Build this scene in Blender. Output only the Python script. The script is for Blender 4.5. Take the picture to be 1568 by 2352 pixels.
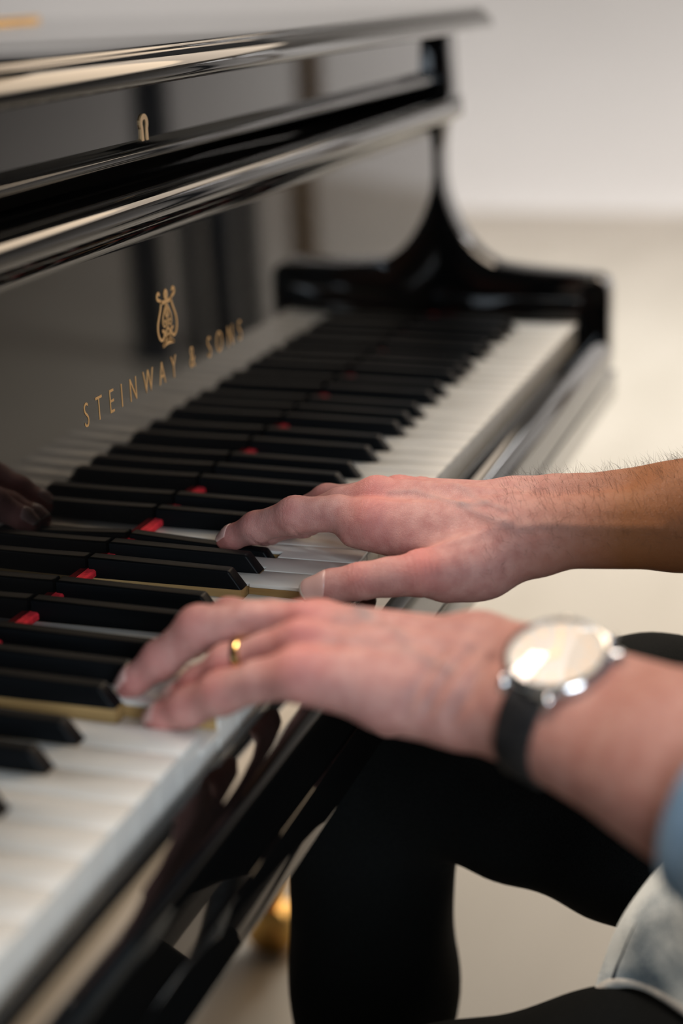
import bpy, bmesh, math, random
import numpy as np
from mathutils import Vector, Matrix

random.seed(4)
for o in list(bpy.data.objects): bpy.data.objects.remove(o)
S = bpy.context.scene
COL = S.collection
KZ = 0.725                                  # height of the white key tops above the floor (m)
# all modelling coordinates: millimetres, x along the keyboard (bass to treble),
# y from the player towards the fallboard, z above the white key tops
def W(p): return (p[0] * .001, p[1] * .001, KZ + p[2] * .001)

# ------------------------------------------------------------------ camera
cam = bpy.data.cameras.new('camera'); camo = bpy.data.objects.new('camera', cam); COL.objects.link(camo)
R_ = Vector((0.30865397, -0.95064251, -0.03180497)); U_ = Vector((0.29976774, 0.06548596, 0.95176199))
F_ = Vector((0.90270263, 0.30329922, -0.30518446))
camo.matrix_world = Matrix(((R_.x, U_.x, -F_.x, -.35284), (R_.y, U_.y, -F_.y, -.28387),
                            (R_.z, U_.z, -F_.z, KZ + .32474), (0, 0, 0, 1)))
cam.sensor_fit = 'VERTICAL'; cam.sensor_height = 36; cam.lens = 3844.6 / 2352 * 36
cam.clip_start = .02
cam.dof.use_dof = True; cam.dof.focus_distance = .955; cam.dof.aperture_fstop = 3.0
S.camera = camo

# ------------------------------------------------------------------ world, lights, exposure
S.view_settings.view_transform = 'Standard'; S.view_settings.look = 'None'
S.view_settings.gamma = 1; S.view_settings.use_curve_mapping = False
S.view_settings.exposure = 0.0
wd = bpy.data.worlds.new('room_light'); S.world = wd; wd.use_nodes = True
bg = wd.node_tree.nodes['Background']; bg.inputs[0].default_value = (.80, .77, .74, 1); bg.inputs[1].default_value = .09

def area(name, loc, target, size, power, color, shape='DISK', size_y=None, spread=180):
    l = bpy.data.lights.new(name, 'AREA'); l.shape = shape; l.size = size
    if size_y: l.size_y = size_y
    l.energy = power; l.color = color; l.spread = math.radians(spread)
    o = bpy.data.objects.new(name, l); COL.objects.link(o); o.location = loc
    o.rotation_euler = (Vector(target) - Vector(loc)).to_track_quat('-Z', 'Y').to_euler()
    return o
area('ceiling_lamp_panel', (2.3, -.75, 2.4), (.5, -.1, .75), 1.5, 19, (1, .74, .48))
area('ceiling_lamp_long', (.72, .80, 2.75), (.35, -.1, .75), 1.0, 38, (1, .82, .68), 'RECTANGLE', .25)
area('floor_fill_spot', (3.9, .35, 5.0), (3.8, .3, 0), 1.4, 92, (.90, .96, 1.0), spread=75)  # added unseen fill, brightens the floor pool beyond the piano
area('fallboard_reflection_fill', (7.7, -2.0, 2.7), (8.2, -2.2, 0), 1.2, 75, (1, .965, .95))  # added unseen fill for the far floor that the fallboard mirrors
area('lid_reflection_fill', (7.3, 4.6, 2.9), (9, 4.8, 1.2), 1.2, 16, (1, .965, .95))  # added unseen fill for the wall area mirrored in the lid top
area('backdrop_fill', (6.0, 2.3, 7.0), (6.4, 2.3, 0), 2.4, 200, (1, .955, .93), 'RECTANGLE', 14, spread=100)  # added unseen strip that lifts the back wall and far floor
area('high_window', (8.6, -2.6, 5.2), (.5, -.3, 1.0), 6, 180, (1, .82, .64), 'RECTANGLE', 3.2)
area('window_light', (-1.9, -1.6, 1.6), (.35, 0, .72), 1.2, 62, (.78, .89, 1.0), 'RECTANGLE', 1.4)

# ------------------------------------------------------------------ materials
def mat(name, col, rough=.5, metal=0, ior=1.5, **kw):
    m = bpy.data.materials.new(name); m.use_nodes = True
    b = m.node_tree.nodes['Principled BSDF']
    b.inputs['Base Color'].default_value = (*col, 1); b.inputs['Roughness'].default_value = rough
    b.inputs['Metallic'].default_value = metal; b.inputs['IOR'].default_value = ior
    for k, v in kw.items(): b.inputs[k].default_value = v
    return m
def nt(m): return m.node_tree.nodes, m.node_tree.links, m.node_tree.nodes['Principled BSDF']
def noise_color(m, c1, c2, scale, stretch=(1, 1, 1), detail=4, lo=.35, hi=.65, bump=0, dist=.001):
    n, l, b = nt(m)
    tc = n.new('ShaderNodeTexCoord'); mp = n.new('ShaderNodeMapping'); mp.inputs['Scale'].default_value = stretch
    nz = n.new('ShaderNodeTexNoise'); nz.inputs['Scale'].default_value = scale; nz.inputs['Detail'].default_value = detail
    cr = n.new('ShaderNodeValToRGB'); cr.color_ramp.elements[0].position = lo; cr.color_ramp.elements[1].position = hi
    cr.color_ramp.elements[0].color = (*c1, 1); cr.color_ramp.elements[1].color = (*c2, 1)
    l.new(tc.outputs['Object'], mp.inputs[0]); l.new(mp.outputs[0], nz.inputs[0]); l.new(nz.outputs['Fac'], cr.inputs[0])
    l.new(cr.outputs[0], b.inputs['Base Color'])
    if bump:
        bp = n.new('ShaderNodeBump'); bp.inputs['Strength'].default_value = bump; bp.inputs['Distance'].default_value = dist
        l.new(nz.outputs['Fac'], bp.inputs['Height']); l.new(bp.outputs[0], b.inputs['Normal'])
    return m
LACQ = mat('black_lacquer', (.0035, .0034, .0033), .035, 0, 1.5)
LACQ2 = mat('black_satin_lacquer', (.005, .005, .005), .22)
WHITE = noise_color(mat('key_white', (.8, .78, .75), .2), (.78, .75, .685), (.82, .79, .725), 20, (.3, 1, 1))
EBONY = noise_color(mat('key_ebony', (.01, .01, .011), .40, **{'Specular IOR Level': .09}), (.0025, .003, .0035), (.006, .0065, .007), 60, (1, .05, 1), bump=.15, dist=.0003)
WOOD = noise_color(mat('key_wood', (.4, .25, .1), .6), (.30, .17, .055), (.52, .34, .14), 90, (1, .06, 1.2), bump=.2, dist=.0004)
FELT = noise_color(mat('red_felt', (.6, .01, .02), .95), (.50, .006, .016), (.72, .02, .035), 400)
GOLD = mat('gold_leaf', (.70, .42, .17), .42, .55)
BRASS = mat('brass', (.75, .45, .14), .28, 1)
STEEL = mat('polished_steel', (.72, .72, .72), .12, 1)
FLOORM = noise_color(mat('floor_beige', (.4, .34, .27), .3), (.345, .297, .235), (.385, .333, .268), 1.2, (1, 4, 1))
WALLM = noise_color(mat('wall_white', (.7, .68, .66), .7), (.66, .64, .62), (.70, .68, .66), .6)
LEATHER = noise_color(mat('black_leather', (.01, .01, .01), .45), (.006, .006, .007), (.014, .013, .013), 300, bump=.3, dist=.0005)
TROUSER = noise_color(mat('dark_cotton', (.01, .011, .011), .92, **{'Specular IOR Level': .08}), (.0035, .004, .0038), (.0075, .008, .0074), 900, bump=.3, dist=.0004)
GREYTR = TROUSER
BROWN = noise_color(mat('brown_wood', (.2, .12, .05), .45), (.16, .09, .035), (.26, .16, .07), 20, (4, 4, .3))

DENIM = mat('washed_denim', (.3, .38, .45), .9)
n, l, b = nt(DENIM)
tc = n.new('ShaderNodeTexCoord')
n1 = n.new('ShaderNodeTexNoise'); n1.inputs['Scale'].default_value = 28; n1.inputs['Detail'].default_value = 5
n2 = n.new('ShaderNodeTexNoise'); n2.inputs['Scale'].default_value = 900; n2.inputs['Detail'].default_value = 2
mx = n.new('ShaderNodeMath'); mx.operation = 'MULTIPLY_ADD'; mx.inputs[1].default_value = .35; 
cr = n.new('ShaderNodeValToRGB'); cr.color_ramp.elements[0].position = .38; cr.color_ramp.elements[1].position = .74
cr.color_ramp.elements[0].color = (.10, .15, .19, 1); cr.color_ramp.elements[1].color = (.70, .74, .70, 1)
l.new(tc.outputs['Object'], n1.inputs[0]); l.new(tc.outputs['Object'], n2.inputs[0])
l.new(n2.outputs['Fac'], mx.inputs[0]); l.new(n1.outputs['Fac'], mx.inputs[2]); l.new(mx.outputs[0], cr.inputs[0])
l.new(cr.outputs[0], b.inputs['Base Color'])
bp = n.new('ShaderNodeBump'); bp.inputs['Strength'].default_value = .5; bp.inputs['Distance'].default_value = .0006
l.new(n2.outputs['Fac'], bp.inputs['Height']); l.new(bp.outputs[0], b.inputs['Normal'])
DENIM_EDGE = noise_color(mat('denim_hem', (.55, .52, .45), .9), (.34, .33, .30), (.66, .62, .54), 60)
DENIM_DARK = mat('denim_seam', (.012, .02, .035), .95)
DENIM_BLUE = noise_color(mat('denim_sleeve', (.16, .26, .36), .9), (.12, .20, .29), (.22, .33, .44), 40, bump=.3, dist=.0006)

SKIN = mat('skin', (.6, .36, .28), .46, **{'Specular IOR Level': .2})
n, l, b = nt(SKIN)
at = n.new('ShaderNodeAttribute'); at.attribute_name = 'tone'
sp = n.new('ShaderNodeSeparateColor'); l.new(at.outputs['Color'], sp.inputs[0])
tc = n.new('ShaderNodeTexCoord')
nz = n.new('ShaderNodeTexNoise'); nz.inputs['Scale'].default_value = 130; nz.inputs['Detail'].default_value = 6
l.new(tc.outputs['Object'], nz.inputs[0])
def mixc(a, bcol, fac):
    m = n.new('ShaderNodeMix'); m.data_type = 'RGBA'
    if isinstance(a, tuple): m.inputs[6].default_value = (*a, 1)
    else: l.new(a, m.inputs[6])
    m.inputs[7].default_value = (*bcol, 1); l.new(fac, m.inputs[0]); return m.outputs[2]
mott = n.new('ShaderNodeMapRange'); mott.inputs[1].default_value = .35; mott.inputs[2].default_value = .7
l.new(nz.outputs['Fac'], mott.inputs[0])
c = mixc((.54, .29, .25), (.44, .20, .175), mott.outputs[0])
c = mixc(c, (.57, .185, .16), sp.outputs[0])       # redder over knuckles and fingertips
c = mixc(c, (.30, .22, .21), sp.outputs[1])        # veins, plus crease shade put into the colour
c = mixc(c, (.26, .10, .038), sp.outputs[2])        # tanned forearm
l.new(c, b.inputs['Base Color'])
b.inputs['Subsurface Weight'].default_value = .12; b.inputs['Subsurface Radius'].default_value = (1, .35, .2)
b.inputs['Subsurface Scale'].default_value = .003
vo = n.new('ShaderNodeTexVoronoi'); vo.feature = 'DISTANCE_TO_EDGE'; vo.inputs['Scale'].default_value = 850
mp = n.new('ShaderNodeMapping'); mp.inputs['Scale'].default_value = (.8, 1.25, .8)
l.new(tc.outputs['Object'], mp.inputs[0]); 
nw = n.new('ShaderNodeTexNoise'); nw.inputs['Scale'].default_value = 300
va = n.new('ShaderNodeVectorMath'); va.operation = 'MULTIPLY_ADD'; va.inputs[1].default_value = (.002, .002, .002)
l.new(mp.outputs[0], nw.inputs[0]); l.new(nw.outputs['Color'], va.inputs[0]); l.new(mp.outputs[0], va.inputs[2])
l.new(va.outputs[0], vo.inputs[0])
mr = n.new('ShaderNodeMapRange'); mr.inputs[1].default_value = 0; mr.inputs[2].default_value = .18
l.new(vo.outputs['Distance'], mr.inputs[0])
bp = n.new('ShaderNodeBump'); bp.inputs['Strength'].default_value = .42; bp.inputs['Distance'].default_value = .0003
l.new(mr.outputs[0], bp.inputs['Height'])
bp2 = n.new('ShaderNodeBump'); bp2.inputs['Strength'].default_value = .35; bp2.inputs['Distance'].default_value = .0012
l.new(nz.outputs['Fac'], bp2.inputs['Height']); l.new(bp.outputs[0], bp2.inputs['Normal'])
l.new(bp2.outputs[0], b.inputs['Normal'])
NAIL = mat('fingernail', (.66, .40, .35), .25); NAILTIP = mat('fingernail_edge', (.80, .70, .62), .3)
HAIR = mat('body_hair', (.03, .018, .01), .6)
HAIRH = mat('head_hair', (.03, .02, .012), .7)

# ------------------------------------------------------------------ mesh helpers
def link(name, me, m, parent=None, smooth=True, angle=None):
    me.materials.append(m) if not isinstance(m, (list, tuple)) else [me.materials.append(q) for q in m]
    if smooth: me.polygons.foreach_set('use_smooth', [True] * len(me.polygons))
    if smooth and angle: me.set_sharp_from_angle(angle=math.radians(angle))
    me.name = name
    o = bpy.data.objects.new(name, me); COL.objects.link(o)
    if parent:
        o.parent = parent
        o.matrix_parent_inverse = Matrix.Identity(4)
        o.location = -world_loc(parent)
    return o
_loc = {}
def world_loc(o):
    v = Vector(o.location)
    while o.parent: o = o.parent; v += Vector(o.location)
    return v
def mesh_bm(bm):
    bmesh.ops.recalc_face_normals(bm, faces=bm.faces)
    me = bpy.data.meshes.new('m'); bm.to_mesh(me); bm.free(); return me
def thing(name, loc, label, cat, group=None):
    o = bpy.data.objects.new(name, None); COL.objects.link(o); o.location = W(loc); o.empty_display_size = .05
    o['label'] = label; o['category'] = cat
    if group: o['group'] = group
    return o
def prism(bm, poly, axis, a0, a1):
    """extrude a closed polygon; axis 0: poly is (y,z); axis 2: poly is (x,y)"""
    def P(q, a): return W((a, q[0], q[1])) if axis == 0 else W((q[0], q[1], a))
    v0 = [bm.verts.new(P(q, a0)) for q in poly]; v1 = [bm.verts.new(P(q, a1)) for q in poly]
    k = len(poly); fs = []
    for i in range(k): fs.append(bm.faces.new((v0[i], v0[(i + 1) % k], v1[(i + 1) % k], v1[i])))
    e0 = bm.faces.new(v0[::-1]); e1 = bm.faces.new(v1)
    return v0, v1, fs, e0, e1
def prism_mesh(poly, axis, a0, a1, bev=0, seg=2, ang=35):
    bm = bmesh.new(); prism(bm, poly, axis, a0, a1)
    bmesh.ops.recalc_face_normals(bm, faces=bm.faces)
    if bev:
        es = [e for e in bm.edges if len(e.link_faces) == 2 and e.calc_face_angle(0) > math.radians(ang)]
        bmesh.ops.bevel(bm, geom=es, offset=bev * .001, segments=seg, affect='EDGES', profile=.5, clamp_overlap=True)
    return mesh_bm(bm)
def box_mesh(x0, x1, y0, y1, z0, z1, bev=0, seg=2):
    return prism_mesh([(x0, y0), (x1, y0), (x1, y1), (x0, y1)], 2, z0, z1, bev, seg)
def arc(cx, cy, r, a0, a1, n=8):
    return [(cx + r * math.cos(math.radians(a0 + (a1 - a0) * i / n)), cy + r * math.sin(math.radians(a0 + (a1 - a0) * i / n))) for i in range(n + 1)]
def tube_bm(bm, pts, rad, sides=8, cap=True, closed=False, flat=1.0, up=None):
    pts = [Vector(p) for p in pts]; rings = []
    for i, p in enumerate(pts):
        if closed: t = pts[(i + 1) % len(pts)] - pts[i - 1]
        else: t = pts[min(i + 1, len(pts) - 1)] - pts[max(i - 1, 0)]
        t.normalize()
        ref = Vector(up) if up else (Vector((0, 0, 1)) if abs(t.z) < .9 else Vector((1, 0, 0)))
        a = t.cross(ref); a.normalize(); b2 = a.cross(t)
        r = rad[i] if isinstance(rad, (list, tuple)) else rad
        rings.append([bm.verts.new(W(p + a * (r * math.cos(2 * math.pi * k / sides)) + b2 * (r * flat * math.sin(2 * math.pi * k / sides)))) for k in range(sides)])
    nr = len(rings)
    for i in range(nr if closed else nr - 1):
        A, B = rings[i], rings[(i + 1) % nr]
        for k in range(sides): bm.faces.new((A[k], A[(k + 1) % sides], B[(k + 1) % sides], B[k]))
    if cap and not closed: bm.faces.new(rings[0][::-1]); bm.faces.new(rings[-1])
def tube_mesh(*a, **k):
    bm = bmesh.new(); tube_bm(bm, *a, **k); return mesh_bm(bm)
def lathe_mesh(prof, org, ax, sides=32):
    """prof: (r, h) pairs around axis ax from org"""
    ax = Vector(ax).normalized(); a = ax.cross(Vector((0, 0, 1)) if abs(ax.z) < .9 else Vector((1, 0, 0))).normalized(); b2 = ax.cross(a)
    org = Vector(org); bm = bmesh.new(); rings = []
    for r, h in prof:
        if r < 1e-6: rings.append([bm.verts.new(W(org + ax * h))])
        else: rings.append([bm.verts.new(W(org + ax * h + (a * math.cos(2 * math.pi * k / sides) + b2 * math.sin(2 * math.pi * k / sides)) * r)) for k in range(sides)])
    for A, B in zip(rings[:-1], rings[1:]):
        for k in range(sides):
            k2 = (k + 1) % sides
            if len(A) == 1 and len(B) == 1: continue
            if len(A) == 1: bm.faces.new((A[0], B[k], B[k2]))
            elif len(B) == 1: bm.faces.new((A[k], A[k2], B[0]))
            else: bm.faces.new((A[k], A[k2], B[k2], B[k]))
    if len(rings[0]) > 1: bm.faces.new(rings[0][::-1])
    if len(rings[-1]) > 1: bm.faces.new(rings[-1])
    return mesh_bm(bm)

# ------------------------------------------------------------------ the room
FZ = -725
def struct(name, me, m):
    o = link(name, me, m, None, True, 40); o['kind'] = 'structure'; return o
struct('floor', box_mesh(-9000, 9060, -14000, 22000, FZ - 50, FZ), FLOORM)

# far wall with a coved foot, so floor and wall run into each other
prof = arc(7200, FZ + 1800, 1800, -90, 0, 24)
bm = bmesh.new()
pl = [(7200, FZ - .5)] + prof + [(9000, FZ + 3600), (9060, FZ + 3600), (9060, FZ - .5)]
v0 = [bm.verts.new(W((q[0], -14000, q[1]))) for q in pl]; v1 = [bm.verts.new(W((q[0], 22000, q[1]))) for q in pl]
for i in range(len(pl)): bm.faces.new((v0[i], v0[(i + 1) % len(pl)], v1[(i + 1) % len(pl)], v1[i]))
bm.faces.new(v0[::-1]); bm.faces.new(v1)
struct('wall_back', mesh_bm(bm), WALLM)

# ------------------------------------------------------------------ grand piano
PX0, PX1 = 0, 1222
piano = thing('grand_piano', (611, 800, FZ), 'glossy black grand piano with open fallboard and gold lettering', 'piano')
def part(name, me, m, parent=piano, ang=35): return link(name, me, m, parent, True, ang)

# fallboard with cove, and the rounded lip along its top
fb_prof = [(145, -6), (145, 176)] + arc(133, 176, 12, 0, 90, 10)[1:] + [(133, 191), (165, 191), (165, -6)]
fallboard = part('fallboard', prism_mesh(fb_prof, 0, PX0, PX1 + 24), LACQ)
lip = [(146, 191.2), (130, 191.2), (128.5, 190)] + arc(127.5, 200.5, 10.5, 265, 95, 16) + [(130, 212.2), (165, 212.2), (165, 191.2)]
part('fallboard_lip', prism_mesh(lip, 0, PX0 - 2, PX1 + 25), LACQ)
# upper panel with bead, lid flap with moulded edge
up = [(146, 272), (146, 236), (144, 233.5), (142.3, 232)] + arc(144, 227.5, 4.2, 110, 250, 8) + [(150, 221.5), (168, 221.5), (168, 272)]
upper = part('upper_panel', prism_mesh(up, 0, PX0, PX1 + 24), LACQ)
edge = [(582, 291.5), (114, 291.5), (112, 291), (110.8, 289.8), (110.4, 287.6), (108.5, 286.6), (105.5, 284.6), (103, 281.8), (101.6, 279), (101, 276.5), (101.2, 273.6), (102.5, 272), (105, 271.4), (582, 271.4)]
LX0, LX1 = -80, 1304
part('lid_flap', prism_mesh(edge, 0, LX0, LX1, .9, 2, 50), LACQ)
# main lid behind the hinge, with the curved bentside
plan = [(LX0, 588), (LX1, 588), (LX1, 760), (1290, 900), (1240, 1060), (1120, 1210), (960, 1330), (840, 1430), (760, 1560), (690, 1720), (600, 1850), (470, 1930), (300, 1960), (120, 1930), (0, 1860), (LX0, 1740)]
part('lid', prism_mesh(plan, 2, 271.4, 291.5, 2, 2), LACQ)
hg = bmesh.new()
for k in range(28):
    xa = LX1 - 14 - (k + 1) * 49
    tube_bm(hg, [(xa, 585, 292.6), (xa + 48, 585, 292.6)], 1.7, 10)
part('lid_hinge', mesh_bm(hg), BRASS)
# curved rim below the lid
def inset(pl, d):
    cx = sum(p[0] for p in pl) / len(pl); cy = sum(p[1] for p in pl) / len(pl)
    return [(p[0] + (cx - p[0]) * d / math.hypot(cx - p[0], cy - p[1]), p[1] + (cy - p[1]) * d / math.hypot(cx - p[0], cy - p[1])) for p in pl]
rp = inset(plan, 22); rp[0] = (LX0 + 16, 180); rp[1] = (LX1 - 16, 180); rq = inset(plan, 75); rq[0] = (LX0 + 56, 180); rq[1] = (LX1 - 56, 180)
bm = bmesh.new(); rows = []
for pl2, z in ((rp, -95), (rp, 271), (rq, 271), (rq, -95)):
    rows.append([bm.verts.new(W((p[0], p[1], z))) for p in pl2])
for a in range(4):
    A, B = rows[a], rows[(a + 1) % 4]
    for i in range(1, len(rp)): 
        j = (i + 1) % len(rp)
        bm.faces.new((A[i], A[j], B[j], B[i]))
part('rim', mesh_bm(bm), LACQ, ang=50)
# arms at both ends of the keyboard
ARM = ([(146, 271), (134, 271), (131, 209), (128, 209), (128, 190), (137, 189), (139.5, 183), (142, 160), (142.3, 137), (140, 120), (134.5, 103), (128, 88.5), (119.5, 74.5), (109, 62.5), (98, 53.8), (90, 49.6), (82, 47.2), (60, 44.6), (37, 42.7), (10, 40.8), (-8, 39.2)]
       + arc(-9, 23.5, 15.6, 85, 180, 8) + [(-24.8, 0), (-25, -40), (-23.5, -56), (-20, -60), (180, -60), (180, 271)])
for a, bx in ((1246, 1288), (-66, -24)):
    part('arm', prism_mesh(ARM, 0, a, bx, 1.6, 3, 60), LACQ)
for a, bx in ((1223, 1245.6), (-23.6, -1)):
    part('key_block', prism_mesh([(-3, -20)] + arc(3, 16, 6, 180, 90, 5) + [(144, 22), (144, -20)], 0, a, bx, 1, 2, 60), LACQ)
# keyslip and keybed
ks = [(-2.8, -58), (-2.8, -17)] + arc(-4.6, -17, 1.8, 0, 90, 4)[1:] + arc(-6.5, -35.2, 20, 90, 180, 14) + [(-26.5, -58)]
part('keyslip', prism_mesh(ks, 0, -23.8, 1245.8), LACQ)
part('keybed', prism_mesh([(-27.5, -60), (-27.5, -86), (-26, -90), (-22, -91.5), (560, -91.5), (560, -60)], 0, -66, 1288, .8), LACQ)
# legs with brass ferrules and casters
def leg(x, y):
    bm = bmesh.new()
    for z0, z1, r0, r1 in ((-92, -130, 62, 62), (-132, -600, 52, 34), (-600, -612, 38, 38)):
        vs = [[bm.verts.new(W((x + sx * r, y + sy * r, z))) for sx, sy in ((-1, -1), (1, -1), (1, 1), (-1, 1))] for r, z in ((r0, z0), (r1, z1))]
        for k in range(4): bm.faces.new((vs[0][k], vs[0][(k + 1) % 4], vs[1][(k + 1) % 4], vs[1][k]))
        bm.faces.new(vs[0]); bm.faces.new(vs[1])
    lg = part('leg', mesh_bm(bm), LACQ)
    part('ferrule', lathe_mesh([(0, 0), (31, 0), (33, -4), (31, -10), (27, -34), (29, -40), (24, -46), (0, -46)], (x, y, -612), (0, 0, 1), 24), BRASS, lg, 40)
    bm = bmesh.new()
    for s in (-1, 1): 
        for q in (0,):
            pass
    wl = lathe_mesh([(0, -16), (26, -16), (30, -13), (31, 0), (30, 13), (26, 16), (0, 16)], (x, y - 12, FZ + 31), (1, 0, 0), 28)
    part('caster', wl, BRASS, lg, 40)
leg(1190, 345); leg(30, 345); leg(330, 1700)

# red name-board felt
part('key_felt', prism_mesh([(139.5, .6), (139.5, 3.4), (140.5, 4.4), (144.8, 4.6), (144.8, .6)], 0, PX0, PX1), FELT)

# keys -----------------------------------------------------------
PITCH = 23.5
NAMES = 'ABCDEFG'
OFF = {'C': -3, 'D': 3, 'F': -4, 'G': 0, 'A': 4}
def letter(i): return NAMES[i % 7]
blacks = []                                   # (centre x, index of the white key below)
for i in range(51):
    if letter(i) in OFF: blacks.append(((i + 1) * PITCH + OFF[letter(i)], i))
PIV = 225
DOWN_W = {12: 9.5, 19: 7}                   # keys held down by the fingers (F, F)
DOWN_B = {21: 9.5}
def rotd(p, d):                               # key pivots about a rail behind the fallboard
    a = math.atan2(d, PIV); y, z = p[1] - PIV, p[2]
    return (p[0], PIV + y * math.cos(a) - z * math.sin(a), z * math.cos(a) + y * math.sin(a))
def finish(me, d):
    if d:
        for v in me.vertices:
            q = rotd((v.co.x * 1000, v.co.y * 1000, (v.co.z - KZ) * 1000), d); v.co = W(q)
    return me
BX = [c for c, i in blacks]
for i in range(52):
    x0, x1 = i * PITCH + .45, (i + 1) * PITCH - .45
    xl, xr = x0, x1
    for c in BX:
        if abs(c + 5.9 - x0) < 13 and c < (x0 + x1) / 2 and c + 5.9 > x0: xl = c + 5.9
        if abs(c - 5.9 - x1) < 13 and c > (x0 + x1) / 2 and c - 5.9 < x1: xr = c - 5.9
    d = DOWN_W.get(i, 0)
    plan = [(x0, 0), (x1, 0)] + ([(x1, 49.2), (xr, 49.2)] if xr < x1 - .1 else []) + [(xr, 143.5), (xl, 143.5)] + ([(xl, 49.2), (x0, 49.2)] if xl > x0 + .1 else [])
    cap = prism_mesh(plan, 2, -2.3, 0, .55, 2, 60)
    k = part('white_key', finish(cap, d), WHITE, piano, 50)
    fr = box_mesh(x0 + .15, x1 - .15, 1.3, 2.6, -21, -2.35)
    part('key_front', finish(fr, d), WHITE, k)
    pl3 = [(x0 + .2, 2.7), (x1 - .2, 2.7)] + ([(x1 - .2, 49.4), (xr, 49.4)] if xr < x1 - .1 else []) + [(xr, 144), (xl, 144)] + ([(xl, 49.4), (x0 + .2, 49.4)] if xl > x0 + .1 else [])
    part('key_stick', finish(prism_mesh(pl3, 2, -21, -2.35), d), WOOD, k)
for c, i in blacks:
    d = DOWN_B.get(i, 0)
    bm = bmesh.new()
    S0 = [(c - 4.9, 50, -.6), (c + 4.9, 50, -.6), (c + 4.9, 144, -.6), (c - 4.9, 144, -.6)]
    S1 = [(c - 4.5, 57.8, 9.9), (c + 4.5, 57.8, 9.9), (c + 4.4, 144, 11.6), (c - 4.4, 144, 11.6)]
    a = [bm.verts.new(W(p)) for p in S0]; e = [bm.verts.new(W(p)) for p in S1]
    bm.faces.new(a[::-1]); bm.faces.new(e)
    for q in range(4): bm.faces.new((a[q], a[(q + 1) % 4], e[(q + 1) % 4], e[q]))
    bmesh.ops.recalc_face_normals(bm, faces=bm.faces)
    es = [x for x in bm.edges if all(v in e for v in x.verts)]
    es2 = [x for x in bm.edges if (x.verts[0] in (a[0], a[1])) != (x.verts[1] in (a[0], a[1])) and (x.verts[0] in (e[0], e[1]) or x.verts[1] in (e[0], e[1]))]
    bmesh.ops.bevel(bm, geom=es + es2, offset=.0013, segments=3, affect='EDGES', profile=.5, clamp_overlap=True)
    k = part('black_key', finish(mesh_bm(bm), d), EBONY, piano, 60)
    part('key_stick', finish(box_mesh(c - 4.7, c + 4.7, 50.5, 144, -21, -.65), d), WOOD, k)

# lettering, emblem and keyhole ------------------------------------------
def text_part(body, height, x0, x1, zc, y, m, parent, lean=0.0):
    cu = bpy.data.curves.new('t', 'FONT'); cu.body = body; cu.size = 1; cu.space_character = 2.15; cu.extrude = 0
    cu.offset = -.008
    o = bpy.data.objects.new('t', cu); COL.objects.link(o)
    dg = bpy.context.evaluated_depsgraph_get(); me = bpy.data.meshes.new_from_object(o.evaluated_get(dg))
    bpy.data.objects.remove(o)
    co = np.array([v.co[:] for v in me.vertices]); mn, mxx = co.min(0), co.max(0)
    sx = (x1 - x0) / (mxx[0] - mn[0]); sz = height / (mxx[1] - mn[1])
    for v in me.vertices:
        v.co = W((x0 + (v.co.x - mn[0]) * sx, y, zc + (v.co.y - mn[1]) * sz))
    bm = bmesh.new(); bm.from_mesh(me); bmesh.ops.remove_doubles(bm, verts=bm.verts[:], dist=1e-7); r = bmesh.ops.extrude_face_region(bm, geom=bm.faces[:])
    for v in r['geom']:
        if isinstance(v, bmesh.types.BMVert): v.co.y -= .0002
    bmesh.ops.recalc_face_normals(bm, faces=bm.faces); bm.verts.index_update()
    # one object per letter
    bm.verts.ensure_lookup_table(); seen = set()
    for v0 in bm.verts:
        if v0.index in seen: continue
        isl = []; st_ = [v0]; seen.add(v0.index)
        while st_:
            v = st_.pop(); isl.append(v)
            for e in v.link_edges:
                w = e.other_vert(v)
                if w.index not in seen: seen.add(w.index); st_.append(w)
        mp_ = {v.index: k for k, v in enumerate(isl)}
        fs = {f for v in isl for f in v.link_faces}
        me2 = bpy.data.meshes.new('m'); me2.from_pydata([v.co[:] for v in isl], [], [[mp_[v.index] for v in f.verts] for f in fs])
        link('letter', me2, m, parent, False)
    bm.free()
text_part('STEINWAY & SONS', 14.2, 473, 717, 85.0, 144.95, GOLD, fallboard)
def ribbon(bm, pts, w, y=144.95, closed=False):
    """flat gold line on the fallboard, pts in (x,z)"""
    pts = [Vector((p[0], p[1])) for p in pts]; L = []
    n = len(pts)
    for i, p in enumerate(pts):
        t = (pts[(i + 1) % n] - pts[i - 1]) if closed else (pts[min(i + 1, n - 1)] - pts[max(i - 1, 0)])
        t.normalize(); nn = Vector((-t.y, t.x)); ww = w[i] if isinstance(w, (list, tuple)) else w
        L.append((p + nn * ww, p - nn * ww))
    V = [[bm.verts.new(W((q.x, yy, q.y))) for q in pr for yy in (y, y - .22)] for pr in L]
    for i in range(n if closed else n - 1):
        A, B = V[i], V[(i + 1) % n]
        bm.faces.new((A[1], A[3], B[3], B[1])); bm.faces.new((A[0], B[0], B[2], A[2]))
        bm.faces.new((A[0], A[1], B[1], B[0])); bm.faces.new((A[2], B[2], B[3], A[3]))
    if not closed:
        for A in (V[0], V[-1]): bm.faces.new((A[0], A[1], A[3], A[2]))
def bez(ps, n=14):
    out = []
    for k in range(0, len(ps) - 1, 3):
        p0, p1, p2, p3 = [Vector(q) for q in ps[k:k + 4]]
        for i in range(n + (1 if k + 3 >= len(ps) - 1 else 0)):
            t = i / n; out.append(p0 * (1 - t) ** 3 + p1 * 3 * t * (1 - t) ** 2 + p2 * 3 * t * t * (1 - t) + p3 * t ** 3)
    return out
LXc, LZ = 594, 125
bm = bmesh.new()
def lx(ps, s=1): return [(LXc + s * p[0], LZ + p[1]) for p in ps]
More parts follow.
